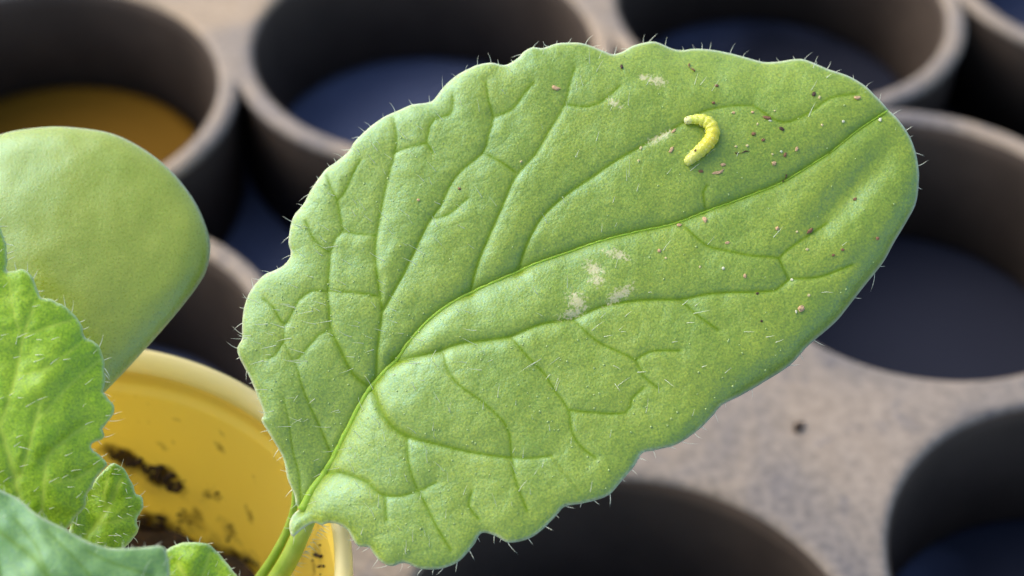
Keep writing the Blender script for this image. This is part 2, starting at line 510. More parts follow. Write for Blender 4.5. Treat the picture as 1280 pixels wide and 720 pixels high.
rp = [((ri_ + .003) * P, (zt - .044) * P), (ri_ * P, (zt - .02) * P), ((ri_ + .004) * P, (zt - .005) * P), ((ri_ + .012) * P, zt * P), ((rr - .006) * P, zt * P),
      (rr * P, (zt - .008) * P), ((rr + .002) * P, (zt - .035) * P), ((rr + .001) * P, (zt - .075) * P), ((rr - .0035) * P, (zt - .076) * P), ((rr - .0035) * P, (zt - .044) * P)]
link('pot_rim', lathe('pot_rim', rp, 160, True), MAT['pot_rim'], pot)

# soil inside
SZ = (.13 + FZ) * P
rs = (r0 + (rr - .028 - r0) * (.13 + FZ - .02) / (zt - .09)) * P - .0014
V, Fc = [(0, 0, 0)], []
nr, nk = 26, 96
for a in range(1, nr + 1):
    for k in range(nk):
        th_ = 2 * math.pi * k / nk; r = rs * a / nr
        x, y = r * math.cos(th_), r * math.sin(th_)
        z = .0022 * mnoise.fractal(Vector((x * 160, y * 160, 2.2)), 1, 2, 4) + .0016 * (a / nr) ** 4
        V.append((x, y, z))
for k in range(nk): Fc.append((0, 1 + k, 1 + (k + 1) % nk))
for a in range(nr - 1):
    for k in range(nk):
        k2 = (k + 1) % nk
        Fc.append((1 + a * nk + k, 1 + (a + 1) * nk + k, 1 + (a + 1) * nk + k2, 1 + a * nk + k2))
so_ = link('potting_soil', mesh('potting_soil', V, Fc), MAT['soil'], None, (PX * P, PY * P, SZ))
tag(so_, 'dark brown potting soil filling the yellow pot', 'soil', kind='stuff')

# soil crumbs clinging to the inside of the pot wall
def wall_hit(x, y):
    """where the ray through a pixel meets the inner pot wall on its far side"""
    d = ray([(x, y)])[0]
    ts = np.linspace(2.2, 4.2, 3000)
    p = CAM + d * (ts * P)[:, None]
    zf = p[:, 2] / P
    rw = r0 + (rr - .028 - r0) * (zf - .02) / (zt - .09 - .02) - .006
    c = np.hypot(p[:, 0] / P - PX, p[:, 1] / P - PY)
    ok = (zf < zt - .05) & (zf > .02)
    inn = ok & (c < rw)
    if not inn.any(): return None
    k = np.argmax(inn)
    o2 = ok & (c >= rw) & (np.arange(3000) > k)
    return p[np.argmax(o2)] if o2.any() else None
crV, crF = [], []
def lump(V, Fc, c, r, seed, squash=(1, 1, 1), sub=1):
    bm = bmesh.new(); bmesh.ops.create_icosphere(bm, subdivisions=sub, radius=1)
    b0 = len(V)
    for v in bm.verts:
        k = 1 + .45 * mnoise.noise(v.co * 1.7 + Vector((seed, seed * .7, 1)))
        V.append((c[0] + v.co.x * r * k * squash[0], c[1] + v.co.y * r * k * squash[1], c[2] + v.co.z * r * k * squash[2]))
    for f in bm.faces: Fc.append(tuple(b0 + v.index for v in f.verts))
    bm.free()
spots = []
for cx, cy, sx, sy, n, rad in ((160, 575, 26, 9, 30, 5), (207, 598, 26, 12, 46, 6), (188, 662, 24, 22, 60, 7), (225, 650, 16, 16, 14, 4), (262, 616, 14, 8, 6, 3), (288, 668, 7, 12, 6, 3), (300, 705, 26, 14, 30, 5), (398, 695, 8, 25, 10, 3)):
    for k in range(n):
        u_ = random.random() ** .6; a_ = random.uniform(0, 6.283)
        spots.append((cx + math.cos(a_) * u_ * sx, cy + math.sin(a_) * u_ * sy + .35 * math.cos(a_) * u_ * sx * (cy < 620), rad * random.uniform(.4, 1.0)))
for k, (x, y, r) in enumerate(spots):
    h = wall_hit(x, y)
    if h is None: continue
    lump(crV, crF, h, r * 3.0 * P / F_PX, k * 1.3, (random.uniform(.6, 1.6), random.uniform(.6, 1.2), random.uniform(.5, 1.1)))
sc_ = link('soil_crumbs', mesh('soil_crumbs', crV, crF), MAT['soil'])
tag(sc_, 'dark soil crumbs stuck to the inside of the yellow pot', 'soil', kind='stuff')

# ------------------------------------------------------------------ the seedling
CROWN = np.array([PX * P - .001, PY * P - .002, SZ])
plant = empty('radish_seedling', CROWN)
tag(plant, 'green hairy seedling with one broad veined leaf growing in the yellow pot', 'seedling')

LEAF_OUT = [(338,335),(351,329),(359,320),(361,312),(358,301),(360,282),(365,266),(377,252),(385,237),(396,221),(407,208),(419,200),(435,188),(442,177),
 (457,162),(471,151),(484,143),(501,136),(514,131),(532,129),(540,127),(546,121),(555,109),(570,96),(589,86),(600,82),(615,80),(630,83),(639,80),(649,73),
 (655,66),(666,60),(678,61),(694,55),(709,53),(726,53),(741,57),(756,63),(767,66),(779,61),(790,53),(803,48),(818,45),(829,48),(842,53),(854,54),(869,51),
 (888,51),(910,54),(930,59),(955,66),(972,66),(990,63),(1006,62),(1020,67),(1040,76),(1065,84),(1085,96),(1100,110),(1117,126),(1130,140),(1142,157),
 (1150,177),(1154,198),(1155,214),(1152,242),(1140,266),(1125,291),(1110,318),(1088,346),(1067,373),(1052,392),(1035,408),(1013,427),(990,452),(960,472),
 (927,492),(903,505),(890,520),(873,537),(847,555),(820,563),(803,567),(793,583),(777,602),(760,620),(730,630),(707,634),(696,645),(677,664),(659,675),
 (636,679),(621,671),(603,667),(593,682),(576,701),(560,709),(546,712),(525,711),(506,704),(490,708),(476,702),(466,691),(461,684),(448,683),(441,675),
 (434,663),(422,655),(408,653),(400,656),(390,652),(377,658),(363,670),(360,668),(357,654),(361,641),(368,633),(364,628),(362,615),(354,596),(349,570),(337,547),
 (323,523),(326,514),(311,476),(301,456),(294,442),(292,431),(298,420),(298,409),(299,386),(304,367),(314,351),(327,339)]
MIDRIB = [(371,634),(386,608),(405,580),(420,553),(435,525),(449,500),(462,480),(478,463),(497,444),(512,424),(542,394),(580,369),(625,349),(662,332),(711,315),(749,302),(794,290),(842,279),
 (882,263),(924,247),(976,225),(1010,204),(1040,184),(1077,154),(1115,127)]
SEC = [  # (weight, points)
 (1.0, [(459,482),(467,472),(471,435),(477,390),(473,356),(469,319),(471,292),(477,259),(484,227),(494,191),(496,172),(492,148)]),
 (1.0, [(478,388),(501,349),(520,311),(539,274),(550,260),(571,222),(604,193),(610,176),(617,150),(612,131),(608,105)]),
 (1.0, [(587,366),(590,355),(599,326),(614,292),(629,259),(644,225),(670,195),(685,169),(707,131),(711,112),(719,86)]),
 (1.0, [(648,338),(651,326),(662,300),(677,274),(702,250),(736,226),(771,202),(797,187),(824,171),(850,157),(879,139),(912,131),(942,129)]),
 (1.0, [(457,480),(439,465),(424,435),(412,409),(411,386),(409,364),(411,330),(414,307),(427,289),(446,292),(470,294)]),
 (1.3, [(490,450),(500,449),(542,442),(576,431),(610,427),(640,422),(677,407),(715,400),(749,386),(779,379),(812,375),(850,374),(894,366),(939,364),(972,360),(987,347),(1025,343),(1068,326)]),
 (1.2, [(462,484),(471,506),(486,529),(509,546),(550,557),(587,566),(625,572),(662,574),(690,571)]),
 (1.1, [(400,588),(422,589),(437,594),(460,604),(475,617),(497,621),(524,614),(546,604)]),
 (.7, [(410,566),(397,533),(386,509),(375,480),(369,457),(359,440),(352,422),(354,403)]),
 (.6, [(370,628),(369,592),(362,562),(358,525),(352,495)]),
]
MIN = [
 [(409,364),(390,362),(371,375),(354,403),(339,382),(326,371)], [(352,424),(341,442),(333,446)],
 [(421,250),(424,266),(428,287)], [(421,250),(413,234),(407,218)], [(421,250),(430,241),(436,228),(445,209),(450,200)],
 [(411,314),(400,307),(389,294),(381,275)], [(368,448),(381,435),(396,418),(409,411)], [(409,363),(449,366),(473,370)],
 [(534,181),(538,160),(544,151),(562,146),(566,141),(567,124)], [(493,192),(502,188),(521,184),(534,181),(542,192)],
 [(617,148),(640,140),(659,116),(668,107)], [(707,133),(737,136),(756,127),(775,110)], [(604,193),(625,204),(644,217)],
 [(882,263),(879,240),(884,232)], [(856,283),(882,306),(909,313),(942,319),(974,321),(980,334),(987,347)], [(974,321),(984,311),(1010,292),(1036,274)],
 [(554,441),(561,465),(576,484),(606,506),(632,531),(638,545),(640,572)], [(640,424),(662,450),(681,469),(694,490),(711,514),(715,540),(726,559),(745,574)],
 [(711,514),(737,517),(782,517),(790,499),(805,486)], [(717,401),(745,427),(775,442),(794,452),(805,472),(824,487)], [(794,452),(812,441),(850,439)],
 [(852,376),(875,397),(897,412)], [(509,547),(511,574),(516,596),(522,611)], [(526,617),(542,649),(554,671),(565,688)], [(482,620),(484,652)], [(591,615),(587,634),(600,650)],
 [(1021,131),(1040,116),(1075,108)], [(640,572),(645,600),(660,640)], [(540,274),(560,270),(585,250)], [(942,129),(980,150),(1021,131)],
]

LP = Plane(660, 380, 2.74, up_deg=12, right_deg=-4)
out = spline(LEAF_OUT, 3.0, True)
pts, qf, dedge = sheet(out, 2.4)
mm = LP.mmpx
mid = spline(MIDRIB, 6)
def leaf_relief(p, de):
    d0, t0, _, sd0 = seg_dist(p, mid)
    h = 1.05e-3 * (1 - .70 * t0) * (1 - np.exp(-d0 / 40.0)) + .32e-3 * (1 - np.exp(-d0 / 9.0))
    hs = np.full(len(p), 9.0); vs = np.full(len(p), 1e9); cre = np.zeros(len(p))
    for wgt, l in SEC:
        d, t, _, _ = seg_dist(p, spline(l, 8))
        fade = wgt * (1 - .55 * t)
        cre = np.maximum(cre, fade * (.75 * np.exp(-d / 7.5) + .28 * np.exp(-d / 26.0)))
        vs = np.minimum(vs, d / np.maximum(fade, .3))
    crm = np.zeros(len(p))
    for l in MIN:
        d, t, _, _ = seg_dist(p, spline(l, 8))
        crm = np.maximum(crm, np.exp(-d / 7.0)); vs = np.minimum(vs, d * 1.6)
    h -= .44e-3 * cre + .15e-3 * crm
    wob = fbm(p, .012, 5.0, 2)
    h += .22e-3 * wob + .06e-3 * fbm(p, .045, 9.0, 2)
    # broad shape of the blade
    h += 0.4e-3 * gauss(p, 570, 470, 120, 70, -.5)
    h += -2.2e-3 * gauss(p, 900, 40, 170, 60, .1)
    h += -.7e-3 * gauss(p, 1065, 235, 20, 75, .75)
    h += -1.0e-3 * gauss(p, 390, 560, 45, 90, .5)
    h += 0.25e-3 * gauss(p, 440, 640, 60, 30, .2)
    h += -1.0e-3 * np.exp(-de / 16.0) * np.clip((p[:, 1] - 200) / 100, 0, 1) * np.clip((p[:, 0] - 850) / 100, 0, 1)
    h += -.5e-3 * np.exp(-de / 10.0)
    h += -3.0e-3 * ((p[:, 0] - 700) / 450) ** 2
    return h, np.minimum(vs, d0 / 1.6)
hl, vd = leaf_relief(pts, dedge)
W = LP(pts, hl)
leaf_me = mesh('leaf_blade', W - CROWN, qf)
attr(leaf_me, 'vein', np.minimum(vd, 20))
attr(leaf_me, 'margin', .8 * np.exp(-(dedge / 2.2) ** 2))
scr = np.zeros(len(pts))
for x, y, a, b, an in ((742, 338, 11, 7, .6), (722, 380, 12, 9, .9), (716, 393, 14, 5, -.3), (775, 370, 16, 6, -.6), (771, 320, 14, 5, .3), (822, 102, 9, 6, .4), (768, 132, 8, 4, .5), (824, 174, 15, 4, -.5), (746, 352, 8, 6, 0), (805, 98, 5, 4, 0)):
    scr = np.maximum(scr, gauss(pts, x, y, a * 1.35, b * 1.35, an))
attr(leaf_me, 'scrape', scr)
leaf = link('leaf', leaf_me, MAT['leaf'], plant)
leaf['label'] = 'broad veined leaf with a caterpillar on it'
md = leaf.modifiers.new('thickness', 'SOLIDIFY'); md.thickness = .00032; md.offset = -1

HG = 4.0
_gx, _gy = np.meshgrid(np.arange(280, 1172, HG), np.arange(36, 730, HG))
HMAP = leaf_relief(np.stack([_gx.ravel(), _gy.ravel()], 1), np.full(_gx.size, 60.0))[0].reshape(_gx.shape)
def hmap(p):
    u = np.clip((p[:, 0] - 280) / HG, 0, HMAP.shape[1] - 1.001); v = np.clip((p[:, 1] - 36) / HG, 0, HMAP.shape[0] - 1.001)
    i, j = u.astype(int), v.astype(int); a, b = u - i, v - j
    return (HMAP[j, i] * (1 - a) + HMAP[j, i + 1] * a) * (1 - b) + (HMAP[j + 1, i] * (1 - a) + HMAP[j + 1, i + 1] * a) * b
def leaf_point(xy, lift=0.0, R_=None):
    """point on the big leaf's upper face under a pixel, and the local normal"""
    x, y = xy
    s3 = np.array([[x, y], [x + 2.5, y], [x, y + 2.5]], float)
    hh = hmap(s3)
    w3 = LP(s3, hh)
    n = np.cross(w3[2] - w3[0], w3[1] - w3[0]); n /= np.linalg.norm(n)
    if n @ LP.n < 0: n = -n
    return w3[0] + n * lift, n

tq = np.linspace(0, 1, len(mid))
rib_r = np.interp(tq, [0, .08, .18, .3, .6, 1], [.00060, .00046, .00032, .00020, .00011, .00005])
rib = [leaf_point(p, -.62 * r_)[0] - CROWN for p, r_ in zip(mid, rib_r)]
ro_ = link('midrib', tube_mesh('midrib', rib, list(rib_r), 14), MAT['rib'], leaf)

def hair(V, Fc, base, direction, length, r, bend, sides=4, seg=4):
    d = np.asarray(direction, float); d /= np.linalg.norm(d)
    b = np.asarray(bend, float)
    path = [base + d * length * k / seg + b * length * (k / seg) ** 2 for k in range(seg + 1)]
    a = np.cross(d, [.3, .5, .8]); a /= np.linalg.norm(a); c = np.cross(d, a)
    b0 = len(V)
    for k in range(seg):
        rr_ = r * (1 - .8 * k / seg)
        for q_ in range(sides):
            th_ = 2 * math.pi * q_ / sides
            V.append(path[k] + (a * math.cos(th_) + c * math.sin(th_)) * rr_)
    V.append(path[-1])
    for k in range(seg - 1):
        for q_ in range(sides):
            q2 = (q_ + 1) % sides
            Fc.append((b0 + k * sides + q_, b0 + k * sides + q2, b0 + (k + 1) * sides + q2, b0 + (k + 1) * sides + q_))
    for q_ in range(sides):
        Fc.append((b0 + (seg - 1) * sides + q_, b0 + (seg - 1) * sides + (q_ + 1) % sides, b0 + seg * sides))

def px_dir(vx, vy):                 # a picture direction as a world vector
    return RIGHT * vx - UP * vy

def margin_hairs(V, Fc, outline, surf, plane, gap, length, keep=lambda x, y: 1.0, r=.000036):
    acc = 0; nxt = random.uniform(*gap)
    cen = outline.mean(0)
    area = 0.5 * np.sum(outline[:, 0] * np.roll(outline[:, 1], -1) - np.roll(outline[:, 0], -1) * outline[:, 1])
    for i in range(len(outline)):
        a, b = outline[i - 1], outline[i]
        acc += np.hypot(*(b - a))
        if acc < nxt: continue
        acc = 0; nxt = random.uniform(*gap)
        if random.random() > keep(*b): continue
        t = (b - a) / max(np.hypot(*(b - a)), 1e-6)
        n = np.array([t[1], -t[0]]) * (1 if area > 0 else -1)
        base = surf(b)
        k = random.gauss(0, .55)
        v = n + t * k
        d = px_dir(*v) + plane.n * random.uniform(-.1, .7)
        hair(V, Fc, base - d / np.linalg.norm(d) * .0001, d, random.uniform(*length) * plane.mmpx, r * random.uniform(.8, 1.2), px_dir(*(t * random.gauss(0, .4))))

V, Fc = [], []
EP, EH = pts[dedge == 0], hl[dedge == 0]
def surf_edge(b):
    k = np.argmin(np.sum((EP - b) ** 2, 1)); return LP(EP[k:k + 1], EH[k:k + 1] - .00012)[0]
margin_hairs(V, Fc, out, surf_edge, LP, (7, 24), (6, 17), lambda x, y: .45 if (x > 900 and y > 200) else 1.0)
# hairs standing on the face of the blade
cand = pts[(dedge > 8)]
cnt = 0
while cnt < 270:
    p = cand[random.randrange(len(cand))]
    x, y = p
    dens = .95 if x < 560 else (.55 if y > 420 else .32)
    if x > 820 and y < 330: dens = .12
    if random.random() > dens: continue
    w0, n = leaf_point(p)
    rad = np.array([x - 720, y - 430.0]); rad /= max(np.hypot(*rad), 1)
    if y > 480 and x > 430: rad = np.array([random.gauss(0, .2), -.9])
    d = n * random.uniform(.5, 1.1) + px_dir(rad[0] + random.gauss(0, .25), rad[1] + random.gauss(0, .25))
    hair(V, Fc, w0 - n * .0001, d, random.uniform(10, 27) * mm, .000033 * random.uniform(.7, 1.2), px_dir(random.gauss(0, .12), random.gauss(0, .12)))
    cnt += 1
hm = mesh('leaf_hairs', np.array(V) - CROWN, Fc)
ho = link('leaf_hairs', hm, MAT['hair'], leaf); tag(ho, kind='stuff')
V, Fc = [], []
for k in range(650):
    p = cand[random.randrange(len(cand))]
    if p[0] > 560 and p[1] < 420 and random.random() < .75: continue
    w0, n = leaf_point(p)
    lump(V, Fc, w0, random.uniform(.6, 1.5) * mm, k, sub=1)
bo_ = link('hair_bases', mesh('hair_bases', np.array(V) - CROWN, Fc), MAT['bump'], leaf); tag(bo_, kind='stuff')

# petiole of the broad leaf, with the narrow wing ridge beside it
def petiole(name, path_px, widths, parent, mat=None, last=None, flat=1.0):
    w_ = [at(*p) for p in path_px]
    if last is not None: w_.append(last)
    # smooth in 3d
    w_ = np.array(w_); n = len(w_); sm, rr_ = [], []
    for i in range(n - 1):
        a, b, c, d = w_[max(i - 1, 0)], w_[i], w_[i + 1], w_[min(i + 2, n - 1)]
        for t in np.arange(6) / 6:
            sm.append(.5 * (2 * b + (c - a) * t + (2 * a - 5 * b + 4 * c - d) * t * t + (3 * b - 3 * c + d - a) * t ** 3))
            rr_.append((widths[i] * (1 - t) + widths[i + 1] * t))
    sm.append(w_[-1]); rr_.append(widths[-1])
    me = tube_mesh(name, [p - CROWN for p in sm], rr_, 14, True, flat)
    return link(name, me, mat or MAT['stem'], parent)
pt = petiole('petiole', [(412,566,2.775),(398,600,2.785),(388,640,2.79),(376,668,2.80),(352,715,2.83),(290,800,2.90)], [.0003,.0006,.00075,.00085,.00095,.0011,.0012], plant, last=CROWN + [0.002, 0, -.002])
petiole('petiole', [(367,600,2.79),(368,630,2.795),(362,655,2.82),(350,682,2.84),(326,720,2.87),(262,800,2.93)], [.00018,.00032,.0004,.00045,.0005,.0006,.0008], plant, last=CROWN + [0.001, .001, -.002])
V, Fc = [], []
for k in range(46):
    t = random.random()
    x, y = 394 - 46 * t, 655 + 70 * t
    c = at(x + 6, y, 2.80 + .03 * t)
    v = px_dir(1, random.gauss(.3, .35)) if random.random() < .75 else px_dir(-1, random.gauss(.2, .4))
    c = c + v * .0006
    hair(V, Fc, c - v * .0004, v, random.uniform(8, 16) * mm, .00004, px_dir(0, random.gauss(0, .2)))
ph = link('petiole_hairs', mesh('petiole_hairs', np.array(V) - CROWN, Fc), MAT['hair'], pt); tag(ph, kind='stuff')

# the other leaves of the seedling
def small_leaf(name, outline, plane, mat, veins, relief, step=3.2, thick=.0003, vein_w=2.0, serr=0.0, label=None, hairs=None, vamp=.4e-3, vs_=12.0):
    o_ = spline(outline, 3.0, True)
    if serr:
        k = np.arange(len(o_)); o_ = o_ + serr * np.stack([fbm(o_, .09, 4.4, 2), fbm(o_, .09, 8.1, 2)], 1)
    p, f, de = sheet(o_, step)
    def rel(p, de):
        h = relief(p, de); vd_ = np.full(len(p), 1e9)
        cr = np.zeros(len(p))
        for w_, l in veins:
            d, t, _, _ = seg_dist(p, spline(l, 8)); cr = np.maximum(cr, w_ * np.exp(-d / vs_)); vd_ = np.minimum(vd_, d / max(w_, .3))
        return h - vamp * cr - .3e-3 * np.exp(-de / 9), vd_
    h, v_ = rel(p, de)
    me = mesh(name, plane(p, h) - CROWN, f)
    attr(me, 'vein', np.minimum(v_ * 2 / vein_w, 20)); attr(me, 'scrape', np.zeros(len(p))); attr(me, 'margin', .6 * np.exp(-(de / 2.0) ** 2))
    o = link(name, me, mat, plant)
    if label: o['label'] = label
    m_ = o.modifiers.new('thickness', 'SOLIDIFY'); m_.thickness = thick; m_.offset = -1
    if hairs:
        V, Fc = [], []
        margin_hairs(V, Fc, o_, lambda b: plane(np.array([b]), rel(np.array([b]), np.zeros(1))[0] - .0001)[0], plane, hairs[0], hairs[1])
        ok = p[de > 6]
        for k in range(hairs[2]):
            b = ok[random.randrange(len(ok))]
            w0 = plane(np.array([b]), rel(np.array([b]), np.full(1, 40.))[0])[0]
            d = plane.n * random.uniform(.3, .8) + px_dir(*(np.array(hairs[3]) + [random.gauss(0, .25), random.gauss(0, .25)]))
            hair(V, Fc, w0, d, random.uniform(*hairs[1]) * 1.2 * plane.mmpx, .00003, px_dir(random.gauss(0, .1), random.gauss(0, .1)))
        h_ = link('leaf_hairs', mesh('leaf_hairs', np.array(V) - CROWN, Fc), MAT['hair'], o); tag(h_, kind='stuff')
    return o

cot = small_leaf('seed_leaf', [(-70,225),(-40,185),(0,165),(40,157),(85,156),(135,163),(175,181),(210,208),(240,245),(256,280),(261,305),(257,332),(245,355),(220,388),(192,421),(164,452),(134,483),(100,515),(60,535),(10,520),(-50,440),(-80,330)],
    Plane(110, 320, 2.86, up_deg=14, right_deg=2), MAT['cotyledon'], [],
    lambda p, de: 2.2e-3 * gauss(p, 60, 320, 150, 170) - 1.2e-3 * np.exp(-de / 22) + .12e-3 * fbm(p, .02, 2.0, 2), thick=.0006, label='smooth rounded seed leaf')
sl = small_leaf('leaf', [(-60,300),(-30,260),(-8,262),(2,291),(7,304),(10,322),(8,337),(18,338),(31,337),(42,348),(46,361),(51,372),(64,374),(78,381),(94,395),(103,408),(108,422),(122,431),(129,447),(131,463),(130,480),(129,491),
     (142,506),(141,521),(129,536),(131,546),(114,557),(120,564),(133,579),(122,596),(109,619),(105,634),(88,655),(60,690),(10,720),(-50,700),(-90,560),(-80,420)],
    Plane(50, 520, 2.64, up_deg=4, right_deg=12), MAT['leaf_young'],
    [(1, [(-30,440),(0,536),(8,562),(16,590),(24,625),(30,660)]), (.7, [(24,600),(36,560),(44,530),(52,500)]), (.7, [(52,640),(56,600),(60,570),(85,548),(110,530)]), (.6, [(0,535),(20,470),(30,420),(44,380)]),
     (.5, [(44,530),(70,500),(100,470),(125,450)]), (.5, [(30,420),(60,410),(90,400)]), (.5, [(56,600),(90,600),(125,580)]), (.4, [(20,470),(60,460),(100,430)]), (.4, [(10,335),(15,380),(28,425)])],
    lambda p, de: .35e-3 * fbm(p, .02, 6.0, 3) + 1.5e-3 * gauss(p, 60, 480, 60, 130), serr=2.0, label='hairy toothed leaf', hairs=((6, 16), (8, 18), 90, (.8, -.35)), vamp=.5e-3)
small_leaf('leaf', [(92,641),(104,618),(118,600),(127,590),(141,579),(152,583),(159,592),(165,604),(169,617),(178,621),(179,634),(171,649),(173,664),(165,675),(150,690),(120,712),(90,705),(85,670)],
    Plane(135, 640, 2.73, up_deg=6, right_deg=10), MAT['leaf_young'], [(1, [(90,690),(120,655),(140,625),(150,600)]), (.6, [(120,655),(150,650),(170,640)]), (.6, [(132,638),(130,615),(135,597)])],
    lambda p, de: .4e-3 * fbm(p, .03, 3.0, 2) - 1.0e-3 * gauss(p, 110, 620, 20, 60), serr=1.2, label='small toothed leaf', hairs=((7, 14), (7, 14), 30, (.8, .1)))
small_leaf('leaf', [(-40,590),(0,611),(22,622),(49,645),(82,662),(112,679),(142,686),(176,684),(202,682),(209,695),(211,709),(208,730),(180,790),(100,850),(0,860),(-80,760)],
    Plane(60, 730, 2.46, up_deg=22, right_deg=2), MAT['leaf_blue'], [(1, [(-40,640),(20,680),(60,720),(100,790)]), (.6, [(20,650),(50,690),(70,740)]), (.6, [(60,665),(95,700),(130,740)]), (.6, [(110,690),(140,705),(190,720)]), (.5, [(-10,660),(0,700),(10,760)])],
    lambda p, de: .5e-3 * fbm(p, .02, 7.0, 2) + 1.5e-3 * gauss(p, 60, 740, 110, 80), label='blue-green leaf lobe', hairs=((9, 20), (7, 14), 25, (.6, -.6)))
small_leaf('leaf', [(198,705),(204,694),(211,686),(229,679),(245,678),(260,681),(274,694),(289,711),(300,728),(300,780),(250,820),(200,780)],
    Plane(250, 720, 2.62, up_deg=0, right_deg=6), MAT['leaf_young'], [(1, [(250,800),(240,740),(222,705)]), (.6, [(242,750),(255,715),(262,692)])],
    lambda p, de: .4e-3 * fbm(p, .03, 3.0, 2) + .8e-3 * gauss(p, 235, 720, 22, 40), serr=1.0, label='bright green leaf tip', hairs=((7, 16), (6, 12), 16, (.5, -.6)))
for path, ws in (([(70,520,2.88),(60,620,2.92),(60,740,2.96)], [.0008,.0009,.001,.001]), ([(30,655,2.66),(40,720,2.74),(50,800,2.85)], [.0007,.0009,.001,.001]),
                 ([(95,690,2.74),(90,740,2.80),(80,810,2.88)], [.0005,.0007,.0009,.001]), ([(100,800,2.48),(90,870,2.62),(85,900,2.80)], [.0006,.0009,.001,.001]), ([(250,790,2.63),(210,850,2.76)], [.0006,.0009,.001])):
    petiole('petiole', path, ws, plant, last=CROWN + [random.uniform(-.001, .001), random.uniform(-.001, .001), -.002])

# ------------------------------------------------------------------ caterpillar
cat_px = spline([(855,153.5),(860,152.5),(867,151.5),(876,152),(884,155.5),(889.5,162),(890.5,169),(888,177),(881.5,185),(872,194),(863,201.5),(857,206.5)], 1.2)
def cat_rad(t):
    r = np.interp(t, [0, .02, .06, .12, .2, .35, .5, .7, .85, .95, .985, 1.0], [2.4, 4.4, 5.5, 6.1, 7.4, 8.8, 9.4, 9.0, 8.0, 6.5, 5.2, 2.4])
    return r
n_ = len(cat_px); sides = 28
Vc, Fcc, colr = [], [], []
tt = np.linspace(0, 1, n_)
axis = []
for i, p in enumerate(cat_px):
    r = cat_rad(tt[i]) * mm
    w0, n = leaf_point(p)
    n = LP.n * .8 + n * .2; n /= np.linalg.norm(n)
    axis.append((w0, n, r))
# body level smoothed so that it bridges the quilting of the blade
hz = np.array([(a[0] - LP.o) @ LP.n for a in axis])
ker = np.ones(15) / 15; hz_s = np.convolve(np.pad(hz, 7, mode='edge'), ker, 'valid')
CO = LP(np.array([[876., 178.]]), hz_s[n_ // 2])[0]
for i in range(n_):
    w0, n, r = axis[i]; n = LP.n
    c = w0 + n * (hz_s[i] - hz[i] + r * .80)
    a = axis[max(i - 1, 0)][0]; b = axis[min(i + 1, n_ - 1)][0]
    t = b - a; t -= n * (t @ n); t /= np.linalg.norm(t); s_ = np.cross(n, t)
    seg = tt[i] * 13.0
    crease = 1 - .12 * math.exp(-((seg % 1.0 - .5) / .16) ** 2) if tt[i] > .07 else 1.0
    fold = 1 - .03 * math.exp(-((seg % .5 - .25) / .07) ** 2)
    if .055 < tt[i] < .085: crease *= .93
    for k in range(sides):
        th_ = 2 * math.pi * k / sides
        bmp = 1 + .03 * mnoise.noise(Vector((seg * 3.1, math.cos(th_) * 4, math.sin(th_) * 4)))
        rr_ = r * crease * fold * bmp
        up = math.sin(th_); hgt = .9 if up > 0 else .8
        Vc.append(c + (s_ * math.cos(th_) + n * up * hgt) * rr_ - CO)
        colr.append(tt[i])
for i in range(n_ - 1):
    for k in range(sides):
        k2 = (k + 1) % sides
        Fcc.append((i * sides + k, i * sides + k2, (i + 1) * sides + k2, (i + 1) * sides + k))
Fcc.append(tuple(range(sides - 1, -1, -1))); Fcc.append(tuple((n_ - 1) * sides + k for k in range(sides)))
cme = mesh('caterpillar', Vc, Fcc); attr(cme, 'along', colr)
bm = bmesh.new(); bm.from_mesh(cme); bmesh.ops.recalc_face_normals(bm, faces=bm.faces); bm.to_mesh(cme); bm.free()
m, t, b = newmat('caterpillar_skin')
al = N(t, 'ShaderNodeAttribute', attribute_name='along')
c = ramp(t, al.outputs['Fac'], [(0.0, (.50, .50, .26)), (.07, (.58, .60, .26)), (.10, (.55, .62, .10)), (.3, (.60, .61, .07)), (.55, (.69, .62, .045)), (.8, (.60, .61, .085)), (1.0, (.57, .60, .17))])
c = mix(t, ramp(t, noise_tex(t, 4200, 2), [(.60, g3(0)), (.70, g3(.6))]), c, (.85, .85, .45))
t.links.new(c, b.inputs['Base Color'])
b.inputs['Roughness'].default_value = .38
b.inputs['Subsurface Weight'].default_value = 1.0; b.inputs['Subsurface Radius'].default_value = (1, .9, .25); b.inputs['Subsurface Scale'].default_value = .0007
bump(t, b, [(noise_tex(t, 5200, 3), .6, .00012)])
cto = link('caterpillar', cme, m, None, CO)
tag(cto, 'tiny yellow-green caterpillar curled like a hook on the broad leaf', 'caterpillar')
V, Fc = [], []
Vc_ = np.array(Vc).reshape(n_, sides, 3)
for k in range(90):
    i = random.randrange(4, n_ - 2); s_ = random.randrange(0, sides // 2 + 1)
    p0 = Vc_[i, s_]; cen = Vc_[i].mean(0); d = p0 - cen; d /= np.linalg.norm(d)
    hair(V, Fc, p0 - d * .00003, d, random.uniform(.00012, .0003), .000014, np.zeros(3), 3, 2)
ch = link('bristles', mesh('bristles', V, Fc), simple('bristle', (.8, .82, .5), .4), cto); tag(ch, kind='stuff')
V, Fc = [], []
for hx, hy in ((.0, 1), (.0, -1)):
    w0 = Vc_[2].mean(0) + (Vc_[2, 6] - Vc_[2].mean(0)) * 1.0
    lump(V, Fc, Vc_[3, 4 if hy > 0 else 10], .00005, hy)
link('eye_spots', mesh('eye_spots', V, Fc), simple('eye_spot', (.10, .06, .03), .3), cto)

